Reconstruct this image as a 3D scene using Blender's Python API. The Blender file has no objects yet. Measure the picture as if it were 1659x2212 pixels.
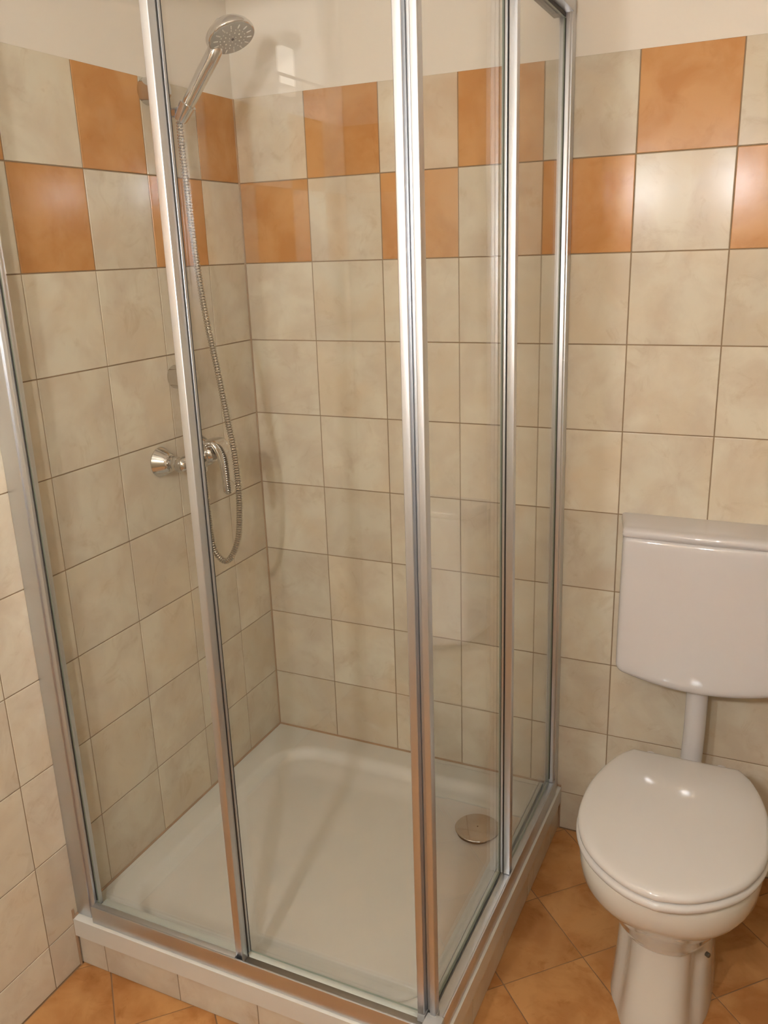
import bpy, bmesh, math, random
from mathutils import Vector, Matrix
random.seed(7)
S = bpy.context.scene
COL = S.collection

# ------------------------------------------------------------------ camera
cam_d = bpy.data.cameras.new('camera'); cam = bpy.data.objects.new('camera', cam_d); COL.objects.link(cam)
yaw, pit, rol = 0.43980, 0.29450, -0.0336
cy, sy, cp, sp, cr, sr = math.cos(yaw), math.sin(yaw), math.cos(pit), math.sin(pit), math.cos(rol), math.sin(rol)
fwd = Vector((-sy*cp, cy*cp, -sp)); right = Vector((cy, sy, 0)); up = right.cross(fwd)
r2 = right*cr + up*sr; u2 = -right*sr + up*cr
cam.matrix_world = Matrix(((r2.x, u2.x, -fwd.x, 1.32796), (r2.y, u2.y, -fwd.y, -2.00541), (r2.z, u2.z, -fwd.z, 1.53143), (0, 0, 0, 1)))
cam_d.sensor_fit = 'VERTICAL'; cam_d.sensor_height = 36.0; cam_d.lens = 1848.8/2212*36.0
cam_d.clip_start = 0.02
S.camera = cam

# ------------------------------------------------------------------ world, lamps' strength, exposure
w = bpy.data.worlds.new('world'); S.world = w; w.use_nodes = True
w.node_tree.nodes['Background'].inputs[0].default_value = (1, .85, .68, 1)
w.node_tree.nodes['Background'].inputs[1].default_value = 0.0
LAMP_POWER = 430.0
LAMP_COLOR = (1.0, 1.06, 1.12)
S.view_settings.view_transform = 'Standard'; S.view_settings.look = 'None'
S.view_settings.gamma = 1.0; S.view_settings.use_curve_mapping = False
S.view_settings.exposure = 0.24
S.cycles.use_denoising = True
S.cycles.max_bounces = 8; S.cycles.diffuse_bounces = 4; S.cycles.glossy_bounces = 4
S.cycles.adaptive_threshold = 0.05
S.cycles.transparent_max_bounces = 32; S.cycles.sample_clamp_indirect = 40.0

# ------------------------------------------------------------------ helpers
def link(name, me, mats=(), parent=None):
    for m in (mats if isinstance(mats, (list, tuple)) else [mats]): me.materials.append(m)
    o = bpy.data.objects.new(name, me); COL.objects.link(o)
    if parent: o.parent = parent
    return o
def thing(name, label, cat, loc=(0, 0, 0), group=None):
    o = bpy.data.objects.new(name, None); COL.objects.link(o); o.location = loc; o.empty_display_size = .05
    o['label'] = label; o['category'] = cat
    if group: o['group'] = group
    bpy.context.view_layer.update()
    return o
def tag(o, label, cat, group=None):
    o['label'] = label; o['category'] = cat
    if group: o['group'] = group
    return o
def obj(name, bm, mats, parent=None, smooth=True, angle=35, wf=None):
    """link bm (world coordinates) as one mesh; converted to the parent's frame"""
    if wf:
        for v in bm.verts: v.co = Vector(wf(v.co))
    if parent is not None:
        off = Vector(); p = parent
        while p: off += p.location; p = p.parent
        bmesh.ops.translate(bm, verts=bm.verts, vec=-off)
    bmesh.ops.recalc_face_normals(bm, faces=bm.faces)
    me = bpy.data.meshes.new(name); bm.to_mesh(me); bm.free()
    if smooth:
        me.shade_smooth()
        me.set_sharp_from_angle(angle=math.radians(angle))
    return link(name, me, mats, parent)
def box(bm, x0, x1, y0, y1, z0, z1, bev=0.0, seg=2, mi=0):
    x0, x1 = sorted((x0, x1)); y0, y1 = sorted((y0, y1)); z0, z1 = sorted((z0, z1))
    vs = [bm.verts.new((x, y, z)) for x in (x0, x1) for y in (y0, y1) for z in (z0, z1)]
    F = [(0, 1, 3, 2), (4, 6, 7, 5), (0, 4, 5, 1), (2, 3, 7, 6), (0, 2, 6, 4), (1, 5, 7, 3)]
    fs = [bm.faces.new([vs[i] for i in f]) for f in F]
    for f in fs: f.material_index = mi
    if bev:
        es = list({e for f in fs for e in f.edges})
        r = bmesh.ops.bevel(bm, geom=es, offset=bev, segments=seg, profile=.5, affect='EDGES')
        for f in r['faces']: f.material_index = mi
def frame(t):
    t = t.normalized(); a = Vector((0, 0, 1)) if abs(t.z) < .9 else Vector((0, 1, 0))
    n = t.cross(a).normalized(); return n, t.cross(n).normalized()
def tube(bm, pts, rads, n=16, cap=True, up0=None):
    pts = [Vector(p) for p in pts]
    if not isinstance(rads, (list, tuple)): rads = [rads]*len(pts)
    rings = []; nrm = None
    for i, p in enumerate(pts):
        t = (pts[min(i+1, len(pts)-1)] - pts[max(i-1, 0)]).normalized()
        if nrm is None: nrm, _ = frame(t)
        nrm = (nrm - t*nrm.dot(t)).normalized(); b = t.cross(nrm)
        rings.append([bm.verts.new(p + (nrm*math.cos(2*math.pi*k/n) + b*math.sin(2*math.pi*k/n))*rads[i]) for k in range(n)])
    for a, c in zip(rings, rings[1:]):
        for k in range(n): bm.faces.new((a[k], a[(k+1) % n], c[(k+1) % n], c[k]))
    if cap:
        bm.faces.new(rings[0][::-1]); bm.faces.new(rings[-1])
def lathe(bm, prof, M, n=32, cap=True):
    """prof: (radius, height) pairs round local z, placed by matrix M"""
    rings = [[bm.verts.new(M @ Vector((r*math.cos(2*math.pi*k/n), r*math.sin(2*math.pi*k/n), h))) for k in range(n)] for r, h in prof]
    for a, c in zip(rings, rings[1:]):
        for k in range(n): bm.faces.new((a[k], a[(k+1) % n], c[(k+1) % n], c[k]))
    if cap:
        bm.faces.new(rings[0][::-1]); bm.faces.new(rings[-1])
def axis(p, d):
    d = Vector(d).normalized(); n, b = frame(d)
    return Matrix(((n.x, b.x, d.x, p[0]), (n.y, b.y, d.y, p[1]), (n.z, b.z, d.z, p[2]), (0, 0, 0, 1)))
def loft(bm, rings, cap0=True, cap1=True):
    R = [[bm.verts.new(p) for p in r] for r in rings]; n = len(R[0])
    for a, c in zip(R, R[1:]):
        for k in range(n): bm.faces.new((a[k], a[(k+1) % n], c[(k+1) % n], c[k]))
    if cap0: bm.faces.new(R[0][::-1])
    if cap1: bm.faces.new(R[-1])
def catmull(P, per=12):
    P = [Vector(p) for p in P]; Q = [P[0]*2-P[1]] + P + [P[-1]*2-P[-2]]; out = []
    for i in range(1, len(Q)-2):
        a, b, c, d = Q[i-1:i+3]
        for k in range(per):
            t = k/per
            out.append(.5*((2*b)+(c-a)*t+(2*a-5*b+4*c-d)*t*t+(3*b-a-3*c+d)*t**3))
    out.append(P[-1]); return out

# ------------------------------------------------------------------ materials
def mat(name, col=(.8, .8, .8), rough=.5, metal=0.0, coat=0.0, ior=1.5):
    m = bpy.data.materials.new(name); m.use_nodes = True; b = m.node_tree.nodes['Principled BSDF']
    b.inputs['Base Color'].default_value = (*col, 1); b.inputs['Roughness'].default_value = rough
    b.inputs['Metallic'].default_value = metal; b.inputs['IOR'].default_value = ior
    b.inputs['Coat Weight'].default_value = coat; b.inputs['Coat Roughness'].default_value = .05
    return m
def nodes(m): return m.node_tree.nodes, m.node_tree.links
def noise_to(m, scale, lo, hi, sock='Roughness', detail=3):
    N, L = nodes(m); tc = N.new('ShaderNodeTexCoord'); nz = N.new('ShaderNodeTexNoise'); nz.inputs['Scale'].default_value = scale
    nz.inputs['Detail'].default_value = detail; L.new(tc.outputs['Object'], nz.inputs['Vector'])
    mr = N.new('ShaderNodeMapRange'); mr.inputs['To Min'].default_value = lo; mr.inputs['To Max'].default_value = hi
    mr.inputs['From Min'].default_value = .3; mr.inputs['From Max'].default_value = .7
    L.new(nz.outputs['Fac'], mr.inputs['Value']); L.new(mr.outputs[0], N['Principled BSDF'].inputs[sock])
def tile_mat(name, cols, rough=(.15, .22), speck=.42, bump=.05, wave=.13):
    """glazed stone-look tile: clouds of several tones, every tile with its own offset"""
    m = mat(name, cols[0], .2, ior=1.42); N, L = nodes(m); B = N['Principled BSDF']; B.inputs['Specular IOR Level'].default_value = .22
    tc = N.new('ShaderNodeTexCoord'); oi = N.new('ShaderNodeObjectInfo')
    mul = N.new('ShaderNodeMath'); mul.operation = 'MULTIPLY'; mul.inputs[1].default_value = 37.0
    L.new(oi.outputs['Random'], mul.inputs[0])
    add = N.new('ShaderNodeVectorMath'); add.operation = 'ADD'
    L.new(tc.outputs['Object'], add.inputs[0]); L.new(mul.outputs[0], add.inputs[1])
    def nz(sc, det, dis=0.0, ro=.55):
        n = N.new('ShaderNodeTexNoise'); n.inputs['Scale'].default_value = sc; n.inputs['Detail'].default_value = det
        n.inputs['Distortion'].default_value = dis; n.inputs['Roughness'].default_value = ro
        L.new(add.outputs[0], n.inputs['Vector']); return n
    n1 = nz(9, 5, .4); n2 = nz(4.5, 3, .8); n3 = nz(60, 4, 0, .7); n4 = nz(14, 6, 1.2, .65)
    r1 = N.new('ShaderNodeValToRGB'); e = r1.color_ramp.elements
    e[0].position = .38; e[0].color = (*cols[1], 1); e[1].position = .60; e[1].color = (*cols[0], 1)
    L.new(n1.outputs['Fac'], r1.inputs[0])
    mx = N.new('ShaderNodeMix'); mx.data_type = 'RGBA'
    r2_ = N.new('ShaderNodeMapRange'); r2_.inputs['From Min'].default_value = .48; r2_.inputs['From Max'].default_value = .72
    r2_.inputs['To Max'].default_value = .75
    L.new(n2.outputs['Fac'], r2_.inputs['Value']); L.new(r2_.outputs[0], mx.inputs[0])
    L.new(r1.outputs[0], mx.inputs[6]); mx.inputs[7].default_value = (*cols[2], 1)
    mx2 = N.new('ShaderNodeMix'); mx2.data_type = 'RGBA'; mx2.blend_type = 'MULTIPLY'
    r3 = N.new('ShaderNodeMapRange'); r3.inputs['From Min'].default_value = .56; r3.inputs['From Max'].default_value = .75
    r3.inputs['To Max'].default_value = speck
    L.new(n4.outputs['Fac'], r3.inputs['Value']); L.new(r3.outputs[0], mx2.inputs[0])
    L.new(mx.outputs[2], mx2.inputs[6]); mx2.inputs[7].default_value = (.70, .58, .45, 1)
    # small tile-to-tile lightness differences
    hv = N.new('ShaderNodeHueSaturation'); mr = N.new('ShaderNodeMapRange'); mr.inputs['To Min'].default_value = .93; mr.inputs['To Max'].default_value = 1.05
    L.new(oi.outputs['Random'], mr.inputs['Value']); L.new(mr.outputs[0], hv.inputs['Value'])
    L.new(mx2.outputs[2], hv.inputs['Color']); L.new(hv.outputs[0], B.inputs['Base Color'])
    rr = N.new('ShaderNodeMapRange'); rr.inputs['To Min'].default_value = rough[0]; rr.inputs['To Max'].default_value = rough[1]
    L.new(n1.outputs['Fac'], rr.inputs['Value']); L.new(rr.outputs[0], B.inputs['Roughness'])
    b1 = N.new('ShaderNodeBump'); b1.inputs['Strength'].default_value = bump; b1.inputs['Distance'].default_value = .0006
    L.new(n3.outputs['Fac'], b1.inputs['Height'])
    b2 = N.new('ShaderNodeBump'); b2.inputs['Strength'].default_value = wave; b2.inputs['Distance'].default_value = .0022
    L.new(n1.outputs['Fac'], b2.inputs['Height']); L.new(b1.outputs[0], b2.inputs['Normal']); L.new(b2.outputs[0], B.inputs['Normal'])
    return m
M_beige = tile_mat('beige_glaze', [(.66, .60, .475), (.58, .495, .38), (.63, .52, .365)])
M_orange = tile_mat('orange_glaze', [(.575, .305, .122), (.51, .24, .082), (.60, .33, .138)], speck=.35)
M_floor = tile_mat('terracotta_glaze', [(.55, .275, .10), (.40, .170, .052), (.59, .305, .12)], rough=(.3, .42), speck=.85)
M_grout = mat('brown_grout', (.29, .20, .118), .85)
M_fgrout = mat('floor_grout', (.26, .15, .075), .9)
M_seal = mat('brown_sealant', (.36, .235, .14), .6)
M_plaster = mat('cream_plaster', (.72, .66, .57), .85)
noise_to(M_plaster, 120, .75, .95)
M_ceram = mat('white_ceramic', (.61, .575, .50), .10, coat=.4); noise_to(M_ceram, 3, .06, .09)
M_tray = mat('tray_enamel', (.63, .615, .55), .16, coat=.3); noise_to(M_tray, 5, .12, .22)
M_plast = mat('white_plastic', (.62, .59, .575), .06); noise_to(M_plast, 4, .05, .075)
M_seat = mat('white_seat_plastic', (.62, .59, .55), .12); noise_to(M_seat, 4, .05, .08)
M_alu = mat('brushed_aluminium', (.66, .675, .70), .42, 1.0)
def brushed(m, sc=(250, 250, 3)):
    N, L = nodes(m); tc = N.new('ShaderNodeTexCoord'); mp = N.new('ShaderNodeMapping'); mp.inputs['Scale'].default_value = sc
    nz = N.new('ShaderNodeTexNoise'); nz.inputs['Scale'].default_value = 1; nz.inputs['Detail'].default_value = 2
    L.new(tc.outputs['Object'], mp.inputs[0]); L.new(mp.outputs[0], nz.inputs['Vector'])
    mr = N.new('ShaderNodeMapRange'); mr.inputs['To Min'].default_value = .37; mr.inputs['To Max'].default_value = .41
    L.new(nz.outputs['Fac'], mr.inputs['Value']); L.new(mr.outputs[0], N['Principled BSDF'].inputs['Roughness'])
brushed(M_alu)
M_track = mat('track_aluminium', (.34, .31, .27), .45, 1.0); noise_to(M_track, 60, .4, .55)
M_lip = mat('pale_rail_plastic', (.56, .57, .50), .3)
M_gask = mat('black_gasket', (.03, .026, .022), .6)
M_joint = mat('grey_joint_plastic', (.40, .39, .37), .4)
M_chrome = mat('chrome', (.64, .62, .60), .07, 1.0); noise_to(M_chrome, 30, .05, .10)
M_hose = mat('steel_hose', (.52, .48, .42), .2, 1.0)
M_spray = mat('grey_spray_face', (.33, .31, .27), .3, .3)
M_nozz = mat('pale_nozzle', (.55, .52, .45), .5)
M_dark = mat('dark_gap', (.035, .025, .02), .7)
M_bolt = mat('tarnished_bolt', (.13, .12, .09), .4, .6)
M_blue = mat('lilac_grey_plastic', (.34, .33, .42), .3)
def glass_mat(name, tint, rough=0.0):
    m = bpy.data.materials.new(name); m.use_nodes = True; N, L = nodes(m); N.clear()
    o = N.new('ShaderNodeOutputMaterial'); mx = N.new('ShaderNodeMixShader'); fr = N.new('ShaderNodeFresnel'); fr.inputs['IOR'].default_value = 1.5
    t = N.new('ShaderNodeBsdfTransparent'); t.inputs[0].default_value = (*tint, 1)
    g = N.new('ShaderNodeBsdfGlossy'); g.inputs['Roughness'].default_value = rough
    # facing towards the pane from behind must reflect like the front (no total reflection in a thin pane)
    geo = N.new('ShaderNodeNewGeometry'); mi = N.new('ShaderNodeMix'); mi.data_type = 'FLOAT'
    mi.inputs[2].default_value = 1.46; mi.inputs[3].default_value = 1/1.46
    L.new(geo.outputs['Backfacing'], mi.inputs[0]); L.new(mi.outputs[0], fr.inputs['IOR'])
    fr.inputs['IOR'].default_value = 1.5
    L.new(fr.outputs[0], mx.inputs[0]); L.new(t.outputs[0], mx.inputs[1]); L.new(g.outputs[0], mx.inputs[2]); L.new(mx.outputs[0], o.inputs[0])
    return m
M_glass = glass_mat('pane_glass', (.993, .997, .992))
M_gedge = mat('green_glass_edge', (.27, .31, .25), .15)
def emit_mat(name, col, s):
    m = bpy.data.materials.new(name); m.use_nodes = True; N, L = nodes(m); N.clear()
    o = N.new('ShaderNodeOutputMaterial'); e = N.new('ShaderNodeEmission'); e.inputs[0].default_value = (*col, 1); e.inputs[1].default_value = s
    L.new(e.outputs[0], o.inputs[0]); return m
M_bulb = emit_mat('lit_bulb', LAMP_COLOR, LAMP_POWER)

M_diff = emit_mat('lit_diffuser', (1.0, .93, .82), 4.5)

# ------------------------------------------------------------------ room shell
RX, RY, RZ = 1.78, -2.30, 2.50          # right wall, wall behind the camera, ceiling
TOP = 1.914                              # top edge of the tiles
def struct(name, bm, mats, smooth=False):
    o = obj(name, bm, mats, None, smooth); o['kind'] = 'structure'; return o
def wall_mesh(name, along, fixed, a0, a1, out):
    """slab; its room face is recessed 1.5 mm behind the tiles, the plaster above by .5 mm; out = direction away from the room"""
    bm = bmesh.new()
    for z0, z1, rec, mi in ((-.05, TOP, .0015, 0), (TOP, RZ+.05, .0004, 1)):
        f0, f1 = fixed + out*rec, fixed + out*.12
        if along == 'x': box(bm, a0, a1, f0, f1, z0, z1, mi=mi)
        else: box(bm, f0, f1, a0, a1, z0, z1, mi=mi)
    return struct(name, bm, [M_grout, M_plaster])
wall_back = wall_mesh('wall_back', 'x', 0, -.12, RX+.12, 1)
wall_left = wall_mesh('wall_left', 'y', 0, RY-.12, 0, -1)
wall_right = wall_mesh('wall_right', 'y', RX, RY-.12, 0, 1)
wall_front = wall_mesh('wall_front', 'x', RY, 0, RX, -1)
bm = bmesh.new(); box(bm, -.12, RX+.12, RY-.12, .12, -.12, -.0016); floor = struct('floor', bm, [M_fgrout])
bm = bmesh.new(); box(bm, -.12, RX+.12, RY-.12, .12, RZ, RZ+.1); ceiling = struct('ceiling', bm, [M_plaster])

def tile_into(bm, poly, mapf, th=.004, inset=.0009):
    """poly: 2-D outline of a tile face; three rings give the tile a soft arris"""
    c = sum((Vector(p) for p in poly), Vector((0, 0)))/len(poly)
    def shrink(d):
        out = []; n = len(poly)
        for i in range(n):
            a, b, e = Vector(poly[i-1]), Vector(poly[i]), Vector(poly[(i+1) % n])
            d1 = (b-a).normalized(); d2 = (e-b).normalized(); n1 = Vector((-d1.y, d1.x)); n2 = Vector((-d2.y, d2.x))
            if n1.dot(c-b) < 0: n1 = -n1
            if n2.dot(c-b) < 0: n2 = -n2
            bis = n1+n2; L = bis.length
            if L < 1e-6: out.append(b); continue
            bis /= L; out.append(b + bis*(d/max(bis.dot(n1), .3)))
        return out
    rings = [(poly, -th), (poly, -inset*.8), (shrink(inset*.35), -inset*.2), (shrink(inset*1.2), 0)]
    loft(bm, [[mapf(p[0], p[1], h) for p in r] for r, h in rings], cap0=False)
def clip(poly, a, b, c):    # keep a*x+b*y<=c
    out = []
    for i in range(len(poly)):
        p, q = poly[i-1], poly[i]; dp, dq = a*p[0]+b*p[1]-c, a*q[0]+b*q[1]-c
        if (dp <= 0) != (dq <= 0):
            t = dp/(dp-dq); out.append((p[0]+(q[0]-p[0])*t, p[1]+(q[1]-p[1])*t))
        if dq <= 0: out.append(q)
    return out
cache = {}
def tile(parent, poly, mapf, m, name='wall_tile', key=None, off=Vector((0, 0, 0))):
    k = (key, m.name) if key else None
    if k and k in cache: me = cache[k]
    else:
        bm = bmesh.new(); cx = sum(p[0] for p in poly)/len(poly); cyy = sum(p[1] for p in poly)/len(poly)
        o0 = mapf(cx, cyy, 0)
        tile_into(bm, poly, lambda u, v, h: Vector(mapf(u, v, h))-Vector(o0))
        bmesh.ops.recalc_face_normals(bm, faces=bm.faces)
        me = bpy.data.meshes.new(name); bm.to_mesh(me); bm.free(); me.materials.append(m)
        if k: cache[k] = me
    cx = sum(p[0] for p in poly)/len(poly); cyy = sum(p[1] for p in poly)/len(poly)
    o = bpy.data.objects.new(name, me); COL.objects.link(o); o.parent = parent; o.location = mapf(cx, cyy, 0)
    return o
G = .00125
def rows():
    out = []; z = TOP; k = 0
    while z > .02:
        out.append((k, max(z-.2, 0), z)); z -= .2; k += 1
    return out
def tile_wall(parent, mapf, bounds, first_orange, visible, key, ztop=TOP):
    rest = bmesh.new(); any_rest = False
    for c, (a, b) in enumerate(zip(bounds, bounds[1:])):
        for k, z0, z1 in rows():
            z1g = z1 - (0 if k == 0 else G); z0g = z0 + G
            poly = [(a+G, z0g), (b-G, z0g), (b-G, z1g), (a+G, z1g)]
            org = k < 2 and ((c+k) % 2 == (0 if first_orange else 1))
            v = visible(c, k, a, b, z0, z1)
            if v is None: continue
            m = M_orange if org else M_beige
            if v:
                full = abs((b-a)-.2) < 1e-6 and abs((z1-z0)-.2) < 1e-6
                tile(parent, poly, mapf, m, key=(key+('0' if k == 0 else '1')) if full else None)
            else:
                nf = len(rest.faces); tile_into(rest, poly, lambda u, w_, h: Vector(mapf(u, w_, h))); any_rest = True
                rest.faces.ensure_lookup_table()
                for f in rest.faces[nf:]: f.material_index = 1 if org else 0
    if any_rest:
        bmesh.ops.recalc_face_normals(rest, faces=rest.faces)
        me = bpy.data.meshes.new('outlying_tiles'); rest.to_mesh(me); rest.free()
        o = link('outlying_tiles', me, [M_beige, M_orange], parent); o['kind'] = 'stuff'
    else: rest.free()
bx = [0, .2033] + [.2033+.2*i for i in range(1, 8)] + [RX]
tile_wall(wall_back, lambda u, v, h: (u, -h, v), bx, False,
          lambda c, k, a, b, z0, z1: None if (b < .87 and z1 < .131) else b < 1.62, 'wb')
ly = [0, .1617] + [.1617+.2*i for i in range(1, 11)] + [2.30]
tile_wall(wall_left, lambda u, v, h: (h, -u, v), ly, True,
          lambda c, k, a, b, z0, z1: None if (b < .88 and z1 < .131) else b < 1.4, 'wl')
tile_wall(wall_right, lambda u, v, h: (RX-h, -u, v), [0] + [.18+.2*i for i in range(0, 11)] + [2.30], False, lambda *a: False, 'wr')
tile_wall(wall_front, lambda u, v, h: (u, RY+h, v), [0] + [.18+.2*i for i in range(0, 8)] + [RX], True, lambda *a: False, 'wf')
# floor laid on the diagonal
r_ = math.sqrt(.5); rest = bmesh.new()
for i in range(-14, 9):
    for j in range(-8, 16):
        u0, v0 = .235+.2*i, 1.040+.2*j
        q = [(u0+G, v0+G), (u0+.2-G, v0+G), (u0+.2-G, v0+.2-G), (u0+G, v0+.2-G)]
        poly = [((u+v)*r_, (u-v)*r_) for u, v in q]
        full = all(.003 < p[0] < RX-.003 and RY+.003 < p[1] < -.003 for p in poly)
        for a, b, c in ((-1, 0, -.003), (1, 0, RX-.003), (0, -1, -RY-.003), (0, 1, -.003)):
            poly = clip(poly, a, b, c)
            if len(poly) < 3: break
        if len(poly) < 3: continue
        ar = abs(sum(poly[k-1][0]*poly[k][1]-poly[k][0]*poly[k-1][1] for k in range(len(poly))))/2
        if ar < 2e-4: continue
        if all(p[0] < .85 and p[1] > -.87 for p in poly): continue
        fm = lambda u, v, h: (u, v, h)
        if max(p[1] for p in poly) > -1.35: tile(floor, poly, fm, M_floor, 'floor_tile', 'fl' if full else None)
        else: tile_into(rest, poly, lambda u, v, h: Vector((u, v, h)))
bmesh.ops.recalc_face_normals(rest, faces=rest.faces)
me = bpy.data.meshes.new('outlying_tiles'); rest.to_mesh(me); rest.free()
o = link('outlying_tiles', me, [M_floor], floor); o['kind'] = 'stuff'

# ------------------------------------------------------------------ shower tray on its tiled plinth
W, D, TZ = .876, -.890, .131
def skew(p):
    """the right-hand side of the shower runs 12 mm out of square and leans a little"""
    x, y, z = p; s = max(0, min(1, (y+.875)/.875)); t = max(0, min(1.05, (z-.13)/1.85))
    q = max(0, min(1, (x-.3)/.5))
    return (x + .0125*s*(1-.78*t)*q, y, z)
plinth = bmesh.new()
box(plinth, .001, W-.007, D+.010, -.001, 0, .082)
plinth = obj('trim_1', plinth, [M_grout], None, False, wf=skew); plinth['kind'] = 'structure'
for a, b in zip([.001, .0745, .2755, .4760, .6760], [.0745, .2755, .4760, .6760, W-.005]):
    tile(plinth, [(a+G, .002), (b-G, .002), (b-G, .0805), (a+G, .0805)], lambda u, v, h: (u, D+.0085-h, v), M_beige, 'plinth_tile')
ys = [.0015, .09, .29, .49, .69, -D-.0085]
for a, b in zip(ys, ys[1:]):
    tile(plinth, [(a+G, .002), (b-G, .002), (b-G, .0805), (a+G, .0805)],
         lambda u, v, h: (W-.0055+h+.0125*(1-u/.875), -u, v), M_beige, 'plinth_tile')
tray = thing('shower_tray', 'square white enamel shower tray on a low beige tiled plinth', 'shower tray', (.44, -.445, .083))
bx0, bx1, by0, by1, bR = .068, .825, -.838, -.074, .135   # basin outline
def sdf(x, y):
    cx, cy_ = (bx0+bx1)/2, (by0+by1)/2; hx, hy = (bx1-bx0)/2-bR, (by1-by0)/2-bR
    qx, qy = abs(x-cx)-hx, abs(y-cy_)-hy
    return math.hypot(max(qx, 0), max(qy, 0)) + min(max(qx, qy), 0) - bR
def sm(t): t = max(0, min(1, t)); return t*t*(3-2*t)
def hz(x, y):
    d = -sdf(x, y)
    if d <= 0: return TZ - .0008*sm(-d/.02)*0
    z = TZ - .024*sm(d/.030) - .012*sm((d-.02)/.085)
    return z - .006*sm(1-math.hypot(x-.711, y+.213)/.45)*sm((d-.03)/.05)
bm = bmesh.new(); n = 130
xs = [.0015+(W-.0015)*i/n for i in range(n+1)]; yy = [D+(-.0015-D)*j/n for j in range(n+1)]
gv = [[None]*(n+1) for _ in range(n+1)]
for i, x in enumerate(xs):
    for j, y in enumerate(yy):
        dz = 0
        e = min(W-x, y-D)
        if e < .004: dz = -.004*(1-e/.004)**2*.6
        gv[i][j] = bm.verts.new((x, y, hz(x, y)+dz))
for i in range(n):
    for j in range(n): bm.faces.new((gv[i][j], gv[i+1][j], gv[i+1][j+1], gv[i][j+1]))
per = [gv[i][0] for i in range(n+1)] + [gv[n][j] for j in range(1, n+1)] + [gv[i][n] for i in range(n-1, -1, -1)] + [gv[0][j] for j in range(n-1, 0, -1)]
low = [bm.verts.new((v.co.x, v.co.y, .0835)) for v in per]
low2 = [bm.verts.new((min(max(v.co.x, .004), W-.012), max(min(v.co.y, -.004), D+.012), .0835)) for v in per]
for k in range(len(per)):
    k2 = (k+1) % len(per); bm.faces.new((per[k], low[k], low[k2], per[k2])); bm.faces.new((low[k], low2[k], low2[k2], low[k2]))
obj('basin', bm, [M_tray], tray, angle=50, wf=skew)
bm = bmesh.new(); DP = Vector((.714, -.213, hz(.714, -.213)))
lathe(bm, [(.050, 0), (.0535, .0005), (.054, .004), (.050, .0045)], Matrix.Translation(DP))
dr = obj('drain_ring', bm, [M_dark], tray, wf=skew)
bm = bmesh.new(); lathe(bm, [(.053, .0080), (.0565, .0088), (.0575, .0102), (.0560, .0118), (.04, .0134), (.02, .0142), (.003, .0145)], Matrix.Translation(DP), 48)
obj('drain_cover', bm, [M_chrome], tray, wf=skew)
bm = bmesh.new(); lathe(bm, [(.0018, .0142), (.0018, .0152)], Matrix.Translation(DP), 10); obj('screw', bm, [M_dark], tray, wf=skew)
# brown silicone beads along the tray and up the corner: belong to the walls
bm = bmesh.new(); tube(bm, [(0.0, -.0012, TZ+.0005), (W+.012, -.0012, TZ+.0005)], .0034, 8); obj('sealant', bm, [M_seal], wall_back)
bm = bmesh.new(); tube(bm, [(.0012, 0, TZ+.0005), (.0012, D, TZ+.0005)], .0034, 8); obj('sealant', bm, [M_seal], wall_left)
bm = bmesh.new(); tube(bm, [(.0008, -.0008, TZ), (.0008, -.0008, TOP)], .0030, 8); obj('corner_joint', bm, [M_seal], wall_back)
bm = bmesh.new(); tube(bm, [(.0008, D+.003, 0), (.0008, D+.003, TZ+.02)], .0032, 8); obj('corner_joint', bm, [M_seal], wall_left)
bm = bmesh.new(); tube(bm, [(W+.0085, -.0008, 0), (W+.0085, -.0008, TZ)], .0030, 8); obj('corner_joint', bm, [M_seal], wall_back)

# ------------------------------------------------------------------ shower enclosure
enc = thing('shower_enclosure', 'square glass shower enclosure with brushed aluminium frame standing on white tray', 'shower enclosure', (.43, -.43, TZ))
Z0, Z1 = TZ+.0005, 2.020
def ebox(name, parent, *b, bev=.0012, m=None, seg=2, parts=None):
    bm = bmesh.new()
    for q in [b] + (parts or []): box(bm, *q, bev=bev, seg=seg)
    return obj(name, bm, [m or M_alu], parent, wf=skew)
# left wall profile (front side) and right wall profile
ebox('wall_profile', enc, .0006, .042, -.875, -.845, Z0, Z1, parts=[(.042, .055, -.872, -.8475, Z0, Z1)])
ebox('wall_profile', enc, .8372, .8655, -.032, -.0006, Z0, Z1, parts=[(.840, .863, -.045, -.032, Z0, Z1)])
# bottom rails: outer lip, channel floor, inner lip
br = ebox('bottom_rail', enc, .055, .8385, -.885, -.8805, Z0, .1755, parts=[(.055, .8385, -.8805, -.836, Z0, .148), (.0555, .430, -.8805, -.8665, .1482, .1735)])
ebox('track', br, .4465, .8380, -.8802, -.8560, .1482, .1620, m=M_track, bev=.0006)
ebox('inner_lip', br, .0555, .8380, -.8555, -.8362, .1482, .1590, m=M_lip, bev=.002)
br = ebox('bottom_rail', enc, .8670, .8715, -.8485, -.0456, Z0, .1755, parts=[(.825, .867, -.8485, -.0456, Z0, .148), (.825, .8275, -.8485, -.0456, Z0, .158)])
ebox('track', br, .8422, .8460, -.8480, -.4140, .1482, .1560, m=M_track, bev=.0005)
ebox('step', br, .8464, .8668, -.8480, -.046, .1482, .1655, bev=.0006)
ebox('inner_lip', br, .8280, .8370, -.8480, -.046, .1482, .1590, m=M_lip, bev=.002)
# top rails
tr = ebox('top_rail', enc, .055, .8385, -.885, -.836, 1.990, Z1)
ebox('track', tr, .056, .838, -.868, -.840, 1.982, 1.9896, m=M_gask, bev=.0004)
tr = ebox('top_rail', enc, .825, .8715, -.8485, -.0456, 1.990, Z1)
ebox('track', tr, .829, .854, -.848, -.046, 1.982, 1.9896, m=M_gask, bev=.0004)
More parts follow.
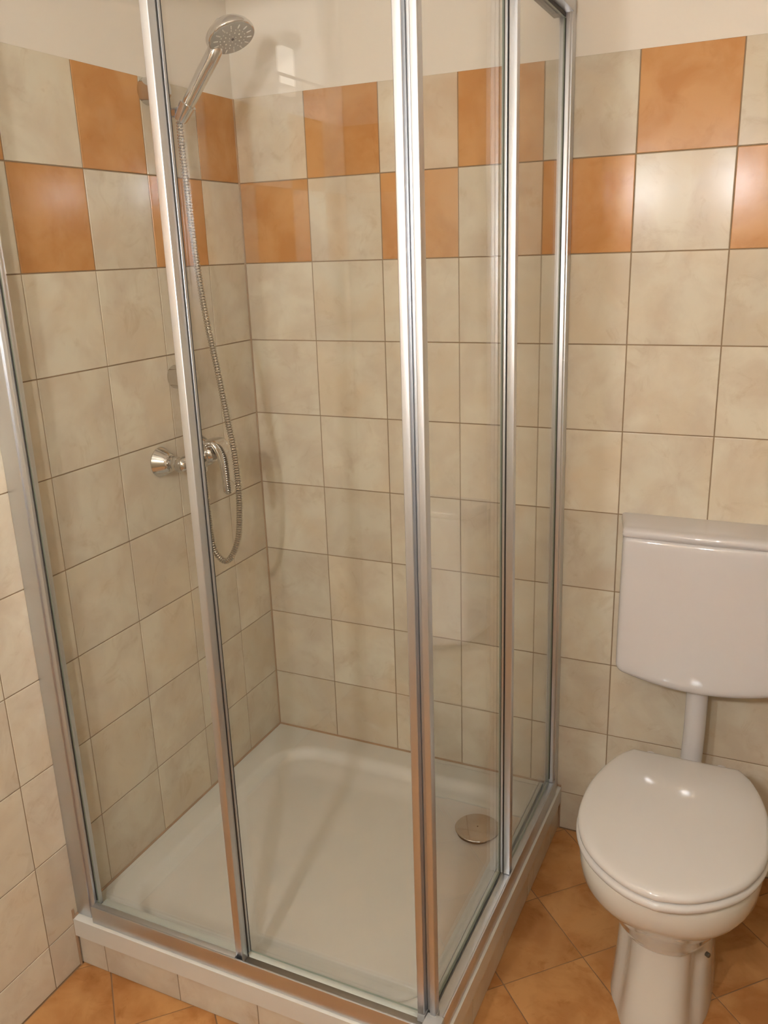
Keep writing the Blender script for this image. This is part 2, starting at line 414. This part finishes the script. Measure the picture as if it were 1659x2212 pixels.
# corner joints
ebox('corner_joint', enc, .8390, .8725, -.886, -.8490, Z0, .1775, m=M_joint, bev=.003)
ebox('corner_joint', enc, .8390, .8725, -.886, -.8490, 1.985, Z1+.002, m=M_joint, bev=.003)
def pane(name, parent, x0, x1, y0, y1, z0, z1):
    bm = bmesh.new(); box(bm, x0, x1, y0, y1, z0, z1)
    thin = 0 if (x1-x0) < (y1-y0) else 1
    for f in bm.faces:
        nn = f.normal if f.normal.length else f.normal
    bm.normal_update()
    for f in bm.faces: f.material_index = 0 if abs(f.normal[thin]) > .5 else 1
    bmesh.ops.recalc_face_normals(bm, faces=bm.faces)
    for f in bm.faces: f.material_index = 0 if abs(f.normal[thin]) > .5 else 1
    return obj(name, bm, [M_glass, M_gedge], parent, False, wf=skew)
# fixed panes and the mullions that close them
pane('fixed_pane', enc, .0552, .4298, -.863, -.859, .1605, 1.9815)
pane('fixed_pane', enc, .8490, .8530, -.4125, -.0455, .1660, 1.9815)
m1 = ebox('mullion', enc, .430, .446, -.875, -.8555, .1605, 1.9895, bev=.0018, seg=3)
ebox('gasket', m1, .4325, .4468, -.8554, -.8541, .1605, 1.98, m=M_gask, bev=.0003)
m2 = ebox('mullion', enc, .8495, .8655, -.429, -.413, .1660, 1.9895, bev=.0018, seg=3)
ebox('gasket', m2, .8482, .8494, -.4296, -.4160, .1660, 1.98, m=M_gask, bev=.0003)
ebox('gasket', enc, .0551, .0566, -.8655, -.8632, .1765, 1.98, m=M_gask, bev=.0002)
ebox('gasket', enc, .8532, .8548, -.0470, -.0454, .1765, 1.98, m=M_gask, bev=.0002)
# sliding doors (glass with its own stiles and seals)
d1 = pane('sliding_door', enc, .4452, .8232, -.8465, -.8425, .166, 1.9815)
ebox('door_stile', d1, .8235, .8375, -.862, -.834, .1785, 1.976, bev=.002, seg=3)
ebox('trailing_edge', d1, .4400, .4480, -.8538, -.8482, .170, 1.978, bev=.0005)
ebox('seal', d1, .4420, .4484, -.8480, -.8467, .170, 1.978, m=M_gask, bev=.0003)
ebox('end_cap', d1, .8230, .8380, -.8625, -.8335, .1602, .1783, m=M_joint, bev=.001)
d2 = pane('sliding_door', enc, .8375, .8415, -.8370, -.4285, .166, 1.9815)
ebox('door_stile', d2, .8455, .8575, -.8560, -.8375, .1785, 1.976, bev=.002, seg=3, parts=[(.8375, .8462, -.8480, -.8372, .1785, 1.976)])
ebox('trailing_edge', d2, .8432, .8480, -.4308, -.4230, .170, 1.978, bev=.0005)
ebox('seal', d2, .8419, .8431, -.4306, -.4280, .170, 1.978, m=M_gask, bev=.0003)
ebox('end_cap', d2, .8450, .8580, -.8565, -.8370, .1602, .1783, m=M_joint, bev=.001)

# ------------------------------------------------------------------ shower rail, hand shower, hose
RYY = -.343
rail = thing('shower_rail', 'chrome wall bar with round end brackets behind the left door post', 'shower rail', (0, RYY, 1.26))
bm = bmesh.new(); tube(bm, [(.042, RYY, 1.245), (.042, RYY, 1.905)], .009, 16); obj('bar', bm, [M_chrome], rail)
for z in (1.262, 1.885):
    bm = bmesh.new(); lathe(bm, [(.026, .0004), (.028, .004), (.028, .040), (.0265, .050), (.021, .056), (.006, .058)], axis((0, RYY, z), (1, 0, 0)), 32)
    obj('bracket', bm, [M_chrome], rail)
bm = bmesh.new(); lathe(bm, [(.013, -.024), (.0145, -.020), (.0145, .020), (.013, .024)], axis((.042, RYY, 1.836), (0, 0, 1)), 24)
sl = obj('slider', bm, [M_blue], rail)
bm = bmesh.new(); lathe(bm, [(.009, 0), (.010, .025), (.012, .034)], axis((.050, RYY, 1.836), (1, 0, 0)), 20); obj('swivel', bm, [M_chrome], sl)
H0 = Vector((.0945, RYY, 1.829)); P = Vector((.232, -.338, 1.968))
hd = Vector((.060, .003, .074)).normalized()
HB = H0 + hd*.000
bm = bmesh.new(); lathe(bm, [(.0130, -.006), (.0150, 0), (.0180, .030), (.0186, .033)], axis(H0-hd*.006, hd), 24)
obj('holder_cup', bm, [M_chrome], sl)
hs = thing('hand_shower', 'chrome hand shower with round grey spray face resting in its wall holder', 'shower head', tuple(H0))
# handle: bends from the holder to the head
nd = Vector((.44, -.13, -.88)).normalized()             # spray direction
neck = P - nd*.020 + Vector((-.034, .000, -.018))
hp = catmull([H0-hd*.008, H0+hd*.045, H0+hd*.100, H0+hd*.150, neck, P-nd*.018+Vector((-.008, 0, -.002))], 8)
def lerp(a, b, t): return a+(b-a)*t
rad = [lerp(.0130, .0160, min(1, i/18)) if i < 26 else lerp(.0160, .0250, ((i-26)/(len(hp)-27))**1.3) for i in range(len(hp))]
bm = bmesh.new(); tube(bm, hp, rad, 24); obj('handle', bm, [M_chrome], hs, angle=60)
bm = bmesh.new(); lathe(bm, [(.006, -.030), (.022, -.028), (.036, -.022), (.0455, -.012), (.0495, -.004), (.0505, .001), (.0500, .004), (.0475, .0055)], axis(P, nd), 48)
obj('head_shell', bm, [M_chrome], hs, angle=60)
bm = bmesh.new(); lathe(bm, [(.0474, .003), (.0474, .0060), (.0455, .0068), (.020, .0076), (.004, .0078)], axis(P, nd), 48); obj('spray_face', bm, [M_spray], hs)
bm = bmesh.new(); A = axis(P, nd)
def nub(r, a, l, wd):
    c, s = math.cos(a), math.sin(a)
    pts = [A @ Vector(((r+t)*c, (r+t)*s, .0078)) for t in (-l, 0, l)]
    tube(bm, pts, [wd*.7, wd, wd*.7], 6)
for k in range(14): nub(.037, 2*math.pi*k/14, .0050, .0014)
for k in range(18): nub(.027, 2*math.pi*(k+.5)/18, .0008, .0013)
for k in range(10): nub(.018, 2*math.pi*k/10, .0014, .0014)
for k in range(6): nub(.008, 2*math.pi*k/6, .0008, .0012)
o = obj('nozzles', bm, [M_nozz], hs); o['kind'] = 'stuff'
bm = bmesh.new(); lathe(bm, [(.003, .0076), (.003, .0088)], A, 12); obj('centre_screw', bm, [M_dark], hs)
# hose
hosep = catmull([H0-hd*.014, H0-hd*.030+Vector((.0105, 0, -.008)), (.0855, RYY, 1.764), (.089, RYY, 1.669), (.0937, RYY, 1.570), (.0996, RYY, 1.489), (.111, RYY, 1.386),
                 (.128, RYY, 1.280), (.143, RYY, 1.171), (.156, RYY, 1.082), (.159, RYY, .990), (.1528, RYY, .9075), (.1426, RYY, .858), (.1202, RYY, .815),
                 (.098, RYY, .802), (.076, RYY, .818), (.0654, RYY, .850), (.062, RYY, .92), (.062, RYY-.003, 1.0), (.063, RYY-.006, 1.036)], 10)
L = [0]
for a, b in zip(hosep, hosep[1:]): L.append(L[-1]+(b-a).length)
def at(s):
    import bisect
    i = min(max(bisect.bisect(L, s)-1, 0), len(L)-2); t = (s-L[i])/max(L[i+1]-L[i], 1e-9); return hosep[i].lerp(hosep[i+1], t)
pitch = .0062; sub = 5; N_ = int(L[-1]/pitch*sub); pp = []; rr = []
for k in range(N_+1):
    pp.append(at(L[-1]*k/N_)); ph = (k % sub)/sub
    rr.append(.0078 if ph in (.4, .6) else (.0073 if ph in (.2, .8) else .0053))
bm = bmesh.new(); tube(bm, pp, rr, 12)
tag(obj('shower_hose', bm, [M_hose], None, angle=25), 'ribbed metal shower hose hanging in a loop from hand shower to mixer', 'hose')

# ------------------------------------------------------------------ mixer
mx = thing('shower_mixer', 'chrome wall-mounted lever mixer tap below the shower bar', 'mixer tap', (0, -.352, 1.07))
for y in (-.427, -.277):
    bm = bmesh.new(); lathe(bm, [(.036, .0004), (.0365, .003), (.034, .008), (.024, .028), (.0195, .033), (.018, .034)], axis((0, y, 1.07), (1, 0, 0)), 40)
    obj('escutcheon', bm, [M_chrome], mx)
    bm = bmesh.new(); lathe(bm, [(.0125, .030), (.0125, .036), (.0150, .038), (.0165, .041), (.0165, .052), (.0150, .055), (.012, .058)], axis((0, y, 1.07), (1, 0, 0)), 6)
    obj('union_nut', bm, [M_chrome], mx, angle=50)
bm = bmesh.new()
prof = [(.004, -.100), (.012, -.098), (.017, -.092), (.018, -.060), (.021, -.035), (.0245, -.015), (.0250, 0), (.0245, .015), (.021, .035), (.018, .060), (.017, .092), (.012, .098), (.004, .100)]
lathe(bm, prof, axis((.070, -.352, 1.07), (0, 1, 0)), 32); body = obj('body', bm, [M_chrome], mx, angle=60)
bm = bmesh.new(); lathe(bm, [(.010, 0), (.010, .016), (.0085, .018)], axis((.065, RYY-.006, 1.050), (0, 0, -1)), 16); obj('hose_outlet', bm, [M_chrome], mx)
bm = bmesh.new(); lathe(bm, [(.022, 0), (.0240, .012), (.0235, .022), (.020, .030), (.010, .035), (.002, .036)], axis((.078, -.352, 1.076), (.9, 0, .35)), 32)
obj('cartridge_cap', bm, [M_chrome], mx, angle=60)
bm = bmesh.new()
lp = catmull([(.094, -.352, 1.108), (.118, -.352, 1.108), (.132, -.352, 1.080), (.137, -.352, 1.040), (.139, -.352, .985)], 6); rings = []
for i, p in enumerate(lp):
    t = (lp[min(i+1, len(lp)-1)]-lp[max(i-1, 0)]).normalized(); nn = Vector((0, 1, 0)).cross(t).normalized(); f = i/(len(lp)-1)
    hw = lerp(.0300, .0220, f)*(.75 if i == 0 else 1)*(.6 if i == len(lp)-1 else 1); ht = lerp(.009, .0045, f)
    rings.append([p + Vector((0, 1, 0))*hw*math.copysign(abs(math.cos(a))**.6, math.cos(a)) + nn*ht*math.copysign(abs(math.sin(a))**.6, math.sin(a)) for a in [2*math.pi*k/20 for k in range(20)]])
loft(bm, rings); obj('lever', bm, [M_chrome], mx, angle=60)

# ------------------------------------------------------------------ toilet
TX = 1.212
toilet = thing('toilet', 'white floor-standing toilet with closed lid below the wall cistern', 'toilet', (TX, -.42, 0))
half = [(-.232, .0), (-.232, .112), (-.262, .136), (-.315, .158), (-.375, .173), (-.435, .1795), (-.500, .1775), (-.555, .1645), (-.605, .139), (-.648, .098), (-.678, .050), (-.690, .0)]
def outline(scale=0.0, n=72, z=0):
    """lid outline with distance offset, resampled"""
    hp_ = catmull([(h, y, 0) for y, h in half[1:]], 8); pts = [(p.x, p.y) for p in hp_]
    full = [(-x, y) for x, y in pts[::-1]] + pts[1:]
    full = full if full[0] != full[-1] else full[:-1]
    # closed polygon: start at left back corner going front, right back corner
    left = [(-x, y) for x, y in pts]; rightp = pts[::-1]
    poly = left + rightp[1:]
    L_ = [0]; P_ = poly + [poly[0]]
    for a, b in zip(P_, P_[1:]): L_.append(L_[-1]+math.hypot(b[0]-a[0], b[1]-a[1]))
    out = []; k = 0
    for i in range(n):
        s = L_[-1]*i/n
        while L_[k+1] < s: k += 1
        t = (s-L_[k])/(L_[k+1]-L_[k]); out.append(Vector((P_[k][0]+(P_[k+1][0]-P_[k][0])*t, P_[k][1]+(P_[k+1][1]-P_[k][1])*t)))
    res = []
    for i in range(n):
        d = (out[(i+1) % n]-out[i-1]).normalized(); nrm = Vector((-d.y, d.x)); c = Vector((0, -.46))
        if nrm.dot(out[i]-c) < 0: nrm = -nrm
        q = out[i]+nrm*scale; res.append(Vector((TX+q.x, q.y, z)))
    return res
def scaled(ring, f, z, cy_=-.46):
    return [Vector((TX+(p.x-TX)*f, cy_+(p.y-cy_)*f, z)) for p in ring]
bm = bmesh.new(); z = .4195; base = outline()
loft(bm, [outline(-.010, z=z), outline(-.003, z=z), outline(0, z=z+.003), outline(.0005, z=z+.008), outline(-.001, z=z+.012), outline(-.0045, z=z+.0155), outline(-.010, z=z+.0175),
          outline(-.018, z=z+.0188), scaled(base, .82, z+.0205), scaled(base, .60, z+.0222), scaled(base, .36, z+.0232), scaled(base, .12, z+.0236)])
obj('lid', bm, [M_seat], toilet, angle=70)
bm = bmesh.new(); z = .3985
loft(bm, [outline(-.012, z=z), outline(-.003, z=z), outline(.001, z=z+.003), outline(.003, z=z+.008), outline(.0025, z=z+.013), outline(-.001, z=z+.017), outline(-.008, z=z+.0195), outline(-.030, z=z+.0198)])
obj('seat', bm, [M_seat], toilet, angle=70)
def ring(z, hw, yf, yb, n=72, e=2.3, flute=0.0, pw=2.0):
    """egg-shaped section: half width hw, front yf, back yb"""
    cy_ = lerp(yf, yb, .47); out = []
    for k in range(n):
        a = 2*math.pi*k/n; c, s = math.cos(a), math.sin(a)
        x = math.copysign(abs(c)**(2/e), c); y = math.copysign(abs(s)**(2/e), s)
        f = 1.0
        if flute:
            for af in (-math.pi/2-.80, -math.pi/2+.80):
                dd = (a-af+math.pi) % (2*math.pi)-math.pi; f -= flute*math.exp(-(dd/.20)**2)
        yy_ = cy_ + y*((yb-cy_) if y > 0 else (cy_-yf))*f
        out.append(Vector((TX+x*hw*f, yy_, z)))
    return out
bm = bmesh.new()
loft(bm, [ring(.150, .030, -.47, -.30), ring(.158, .068, -.515, -.26), ring(.172, .086, -.540, -.24), ring(.195, .100, -.562, -.22), ring(.225, .113, -.582, -.205), ring(.258, .127, -.603, -.20),
          ring(.285, .141, -.625, -.195), ring(.310, .156, -.647, -.195), ring(.325, .166, -.660, -.195), ring(.340, .1725, -.6680, -.19), ring(.362, .1745, -.6725, -.19), ring(.380, .1745, -.6730, -.19), ring(.390, .1725, -.6705, -.192), ring(.3955, .168, -.666, -.195), ring(.3975, .158, -.655, -.20)])
obj('bowl', bm, [M_ceram], toilet, angle=70)
bm = bmesh.new()
pr_ = []
for z, hw, yf, fl in ((0, .1045, -.600, .05), (.012, .1035, -.599, .07), (.04, .1010, -.588, .09), (.08, .0990, -.572, .11), (.12, .0980, -.560, .12), (.16, .0975, -.548, .13), (.195, .0970, -.542, .12), (.225, .0960, -.530, .10), (.24, .090, -.50, .08)):
    pr_.append(ring(z, hw, yf, -.14, e=2.45, flute=fl))
loft(bm, pr_); obj('pedestal', bm, [M_ceram], toilet, angle=70)
bm = bmesh.new(); box(bm, TX-.085, TX+.085, -.24, -.135, .16, .385, bev=.03, seg=5); obj('rear_shelf', bm, [M_ceram], toilet, angle=70)
bm = bmesh.new(); lathe(bm, [(.050, 0), (.050, .12), (.053, .125), (.053, .134)], axis((TX, -.14, .19), (0, 1, 0)), 28); obj('outlet_collar', bm, [M_plast], toilet)
for s in (-1, 1):
    bm = bmesh.new(); lathe(bm, [(.011, .396), (.012, .402), (.012, .418), (.009, .424), (.002, .425)], Matrix.Translation((TX+s*.075, -.222, 0)), 20); obj('hinge', bm, [M_plast], toilet)
bm = bmesh.new(); lathe(bm, [(.0050, -.004), (.0050, .0030), (.0038, .0042), (.001, .0045)], axis((TX+.0895, -.500, .168), (.80, -.60, .05)), 16)
obj('bolt_cap', bm, [M_bolt], toilet)['label'] = 'dark fixing bolt on the right side of the pedestal'

# ------------------------------------------------------------------ cistern and flush pipe
cis = thing('cistern', 'white plastic wall-hung cistern with curved bottom edge above the toilet', 'cistern', (1.217, 0, .55))
def cring(y, off, z0c, z1c, hw=.1825, bow=.028, rc=.016, n=20, wide=True):
    """outline in the x-z plane; bottom edge bows down"""
    cx = 1.2175; hw = hw-off + (.024*(1-min(1, -y/.118))**1.3 if wide else 0); pts = []
    z0c += off; z1c -= off; rc = max(rc-off*.5, .004)
    def corner(cx_, cz_, a0):
        return [(cx_+rc*math.cos(a0+t*math.pi/2/4), cz_+rc*math.sin(a0+t*math.pi/2/4)) for t in range(5)]
    pts += corner(cx+hw-rc, z1c-rc, 0)
    for i in range(1, n): pts.append((cx+(hw-rc)*(1-2*i/n), z1c))
    pts += corner(cx-hw+rc, z1c-rc, math.pi/2)
    for i in range(1, n): pts.append((cx-hw, lerp(z1c-rc, z0c+rc, i/n)))
    pts += corner(cx-hw+rc, z0c+rc, math.pi)
    for i in range(1, n): pts.append((cx-(hw-rc)*(1-2*i/n), z0c))
    pts += corner(cx+hw-rc, z0c+rc, 3*math.pi/2)
    for i in range(1, n): pts.append((cx+hw, lerp(z0c+rc, z1c-rc, i/n)))
    out = []
    for x, z_ in pts:
        k = 1-((x-cx)/hw)**2; f = max(0, min(1, (z1c-z_)/(z1c-z0c)))
        out.append(Vector((cx+(x-cx)*(1+.012*f), y-.005*max(k, 0)*max(0, min(1, (-y-.09)/.03)), z_-bow*max(k, 0)*f**6)))
    return out
def cyo(off): return off
bm = bmesh.new(); Zb, Zt = .567, .9050
loft(bm, [cring(-.0006, .006, Zb, Zt), cring(-.02, .003, Zb, Zt), cring(-.04, .001, Zb, Zt), cring(-.08, .0, Zb, Zt), cring(-.112, .0, Zb, Zt), cring(-.121, .0015, Zb, Zt), cring(-.127, .0055, Zb, Zt), cring(-.1300, .012, Zb, Zt), cring(-.1312, .022, Zb, Zt), cring(-.1315, .06, Zb, Zt, bow=.02), cring(-.1317, .12, Zb, Zt, bow=.01)])
obj('tank', bm, [M_plast], cis, angle=60)
bm = bmesh.new(); Zb, Zt = .8985, .9225
loft(bm, [cring(-.0006, .002, Zb, Zt, bow=0, rc=.008), cring(-.04, .000, Zb, Zt, bow=0, rc=.008), cring(-.08, .000, Zb, Zt, bow=0, rc=.008), cring(-.114, -.0003, Zb, Zt, bow=0, rc=.008), cring(-.122, .0008, Zb, Zt, bow=0, rc=.008), cring(-.128, .0030, Zb, Zt, bow=0, rc=.008), cring(-.1318, .0064, Zb, Zt, bow=0, rc=.008)])
obj('tank_lid', bm, [M_plast], cis, angle=60)
bm = bmesh.new()
tube(bm, catmull([(1.217, -.072, .552), (1.217, -.072, .50), (1.217, -.072, .42), (1.216, -.073, .375), (1.215, -.078, .335), (1.213, -.095, .308), (1.212, -.118, .300), (1.212, -.1345, .299)], 6), .0245, 28)
fp = obj('flush_pipe', bm, [M_plast], None, angle=60); tag(fp, 'white plastic flush pipe running from cistern down to the toilet', 'pipe')

# ------------------------------------------------------------------ clear shelf on the left wall, seen only as a reflection in the shower door
shelf = thing('wall_light', 'small white lit wall light over a clear shelf, seen mirrored in the shower door glass', 'wall light', (0, -1.86, 1.95))
bm = bmesh.new(); box(bm, .0008, .022, -1.975, -1.915, 1.955, 2.075, bev=.003); obj('diffuser', bm, [M_diff], shelf)
bm = bmesh.new(); box(bm, .0008, .110, -2.000, -1.735, 1.944, 1.950, bev=.0015); obj('shelf_board', bm, [M_glass], shelf)
bm = bmesh.new(); tube(bm, [(.104, -1.995, 1.972), (.104, -1.740, 1.972)], .004, 12)
for y in (-1.990, -1.945, -1.867, -1.745): tube(bm, [(.104, y, 1.950), (.104, y, 1.972)], .0035, 10)
obj('gallery_rail', bm, [M_chrome], shelf)

# ------------------------------------------------------------------ wall lamps behind the camera
for x, z, lab in ((.68, 1.76, 'lit globe wall lamp behind the camera, nearer the shower side'), (1.08, 1.76, 'lit globe wall lamp behind the camera, nearer the toilet side')):
    lt = thing('wall_lamp', lab, 'lamp', (x, RY, z), 'pair of globe lamps behind the camera')
    bm = bmesh.new(); lathe(bm, [(.045, .0006), (.047, .006), (.040, .016), (.012, .020), (.012, .06)], axis((x, RY, z), (0, 1, 0)), 28); obj('base', bm, [M_chrome], lt)
    bm = bmesh.new(); bmesh.ops.create_icosphere(bm, subdivisions=3, radius=.036); bmesh.ops.translate(bm, verts=bm.verts, vec=(x, RY+.095, z)); obj('bulb', bm, [M_bulb], lt)
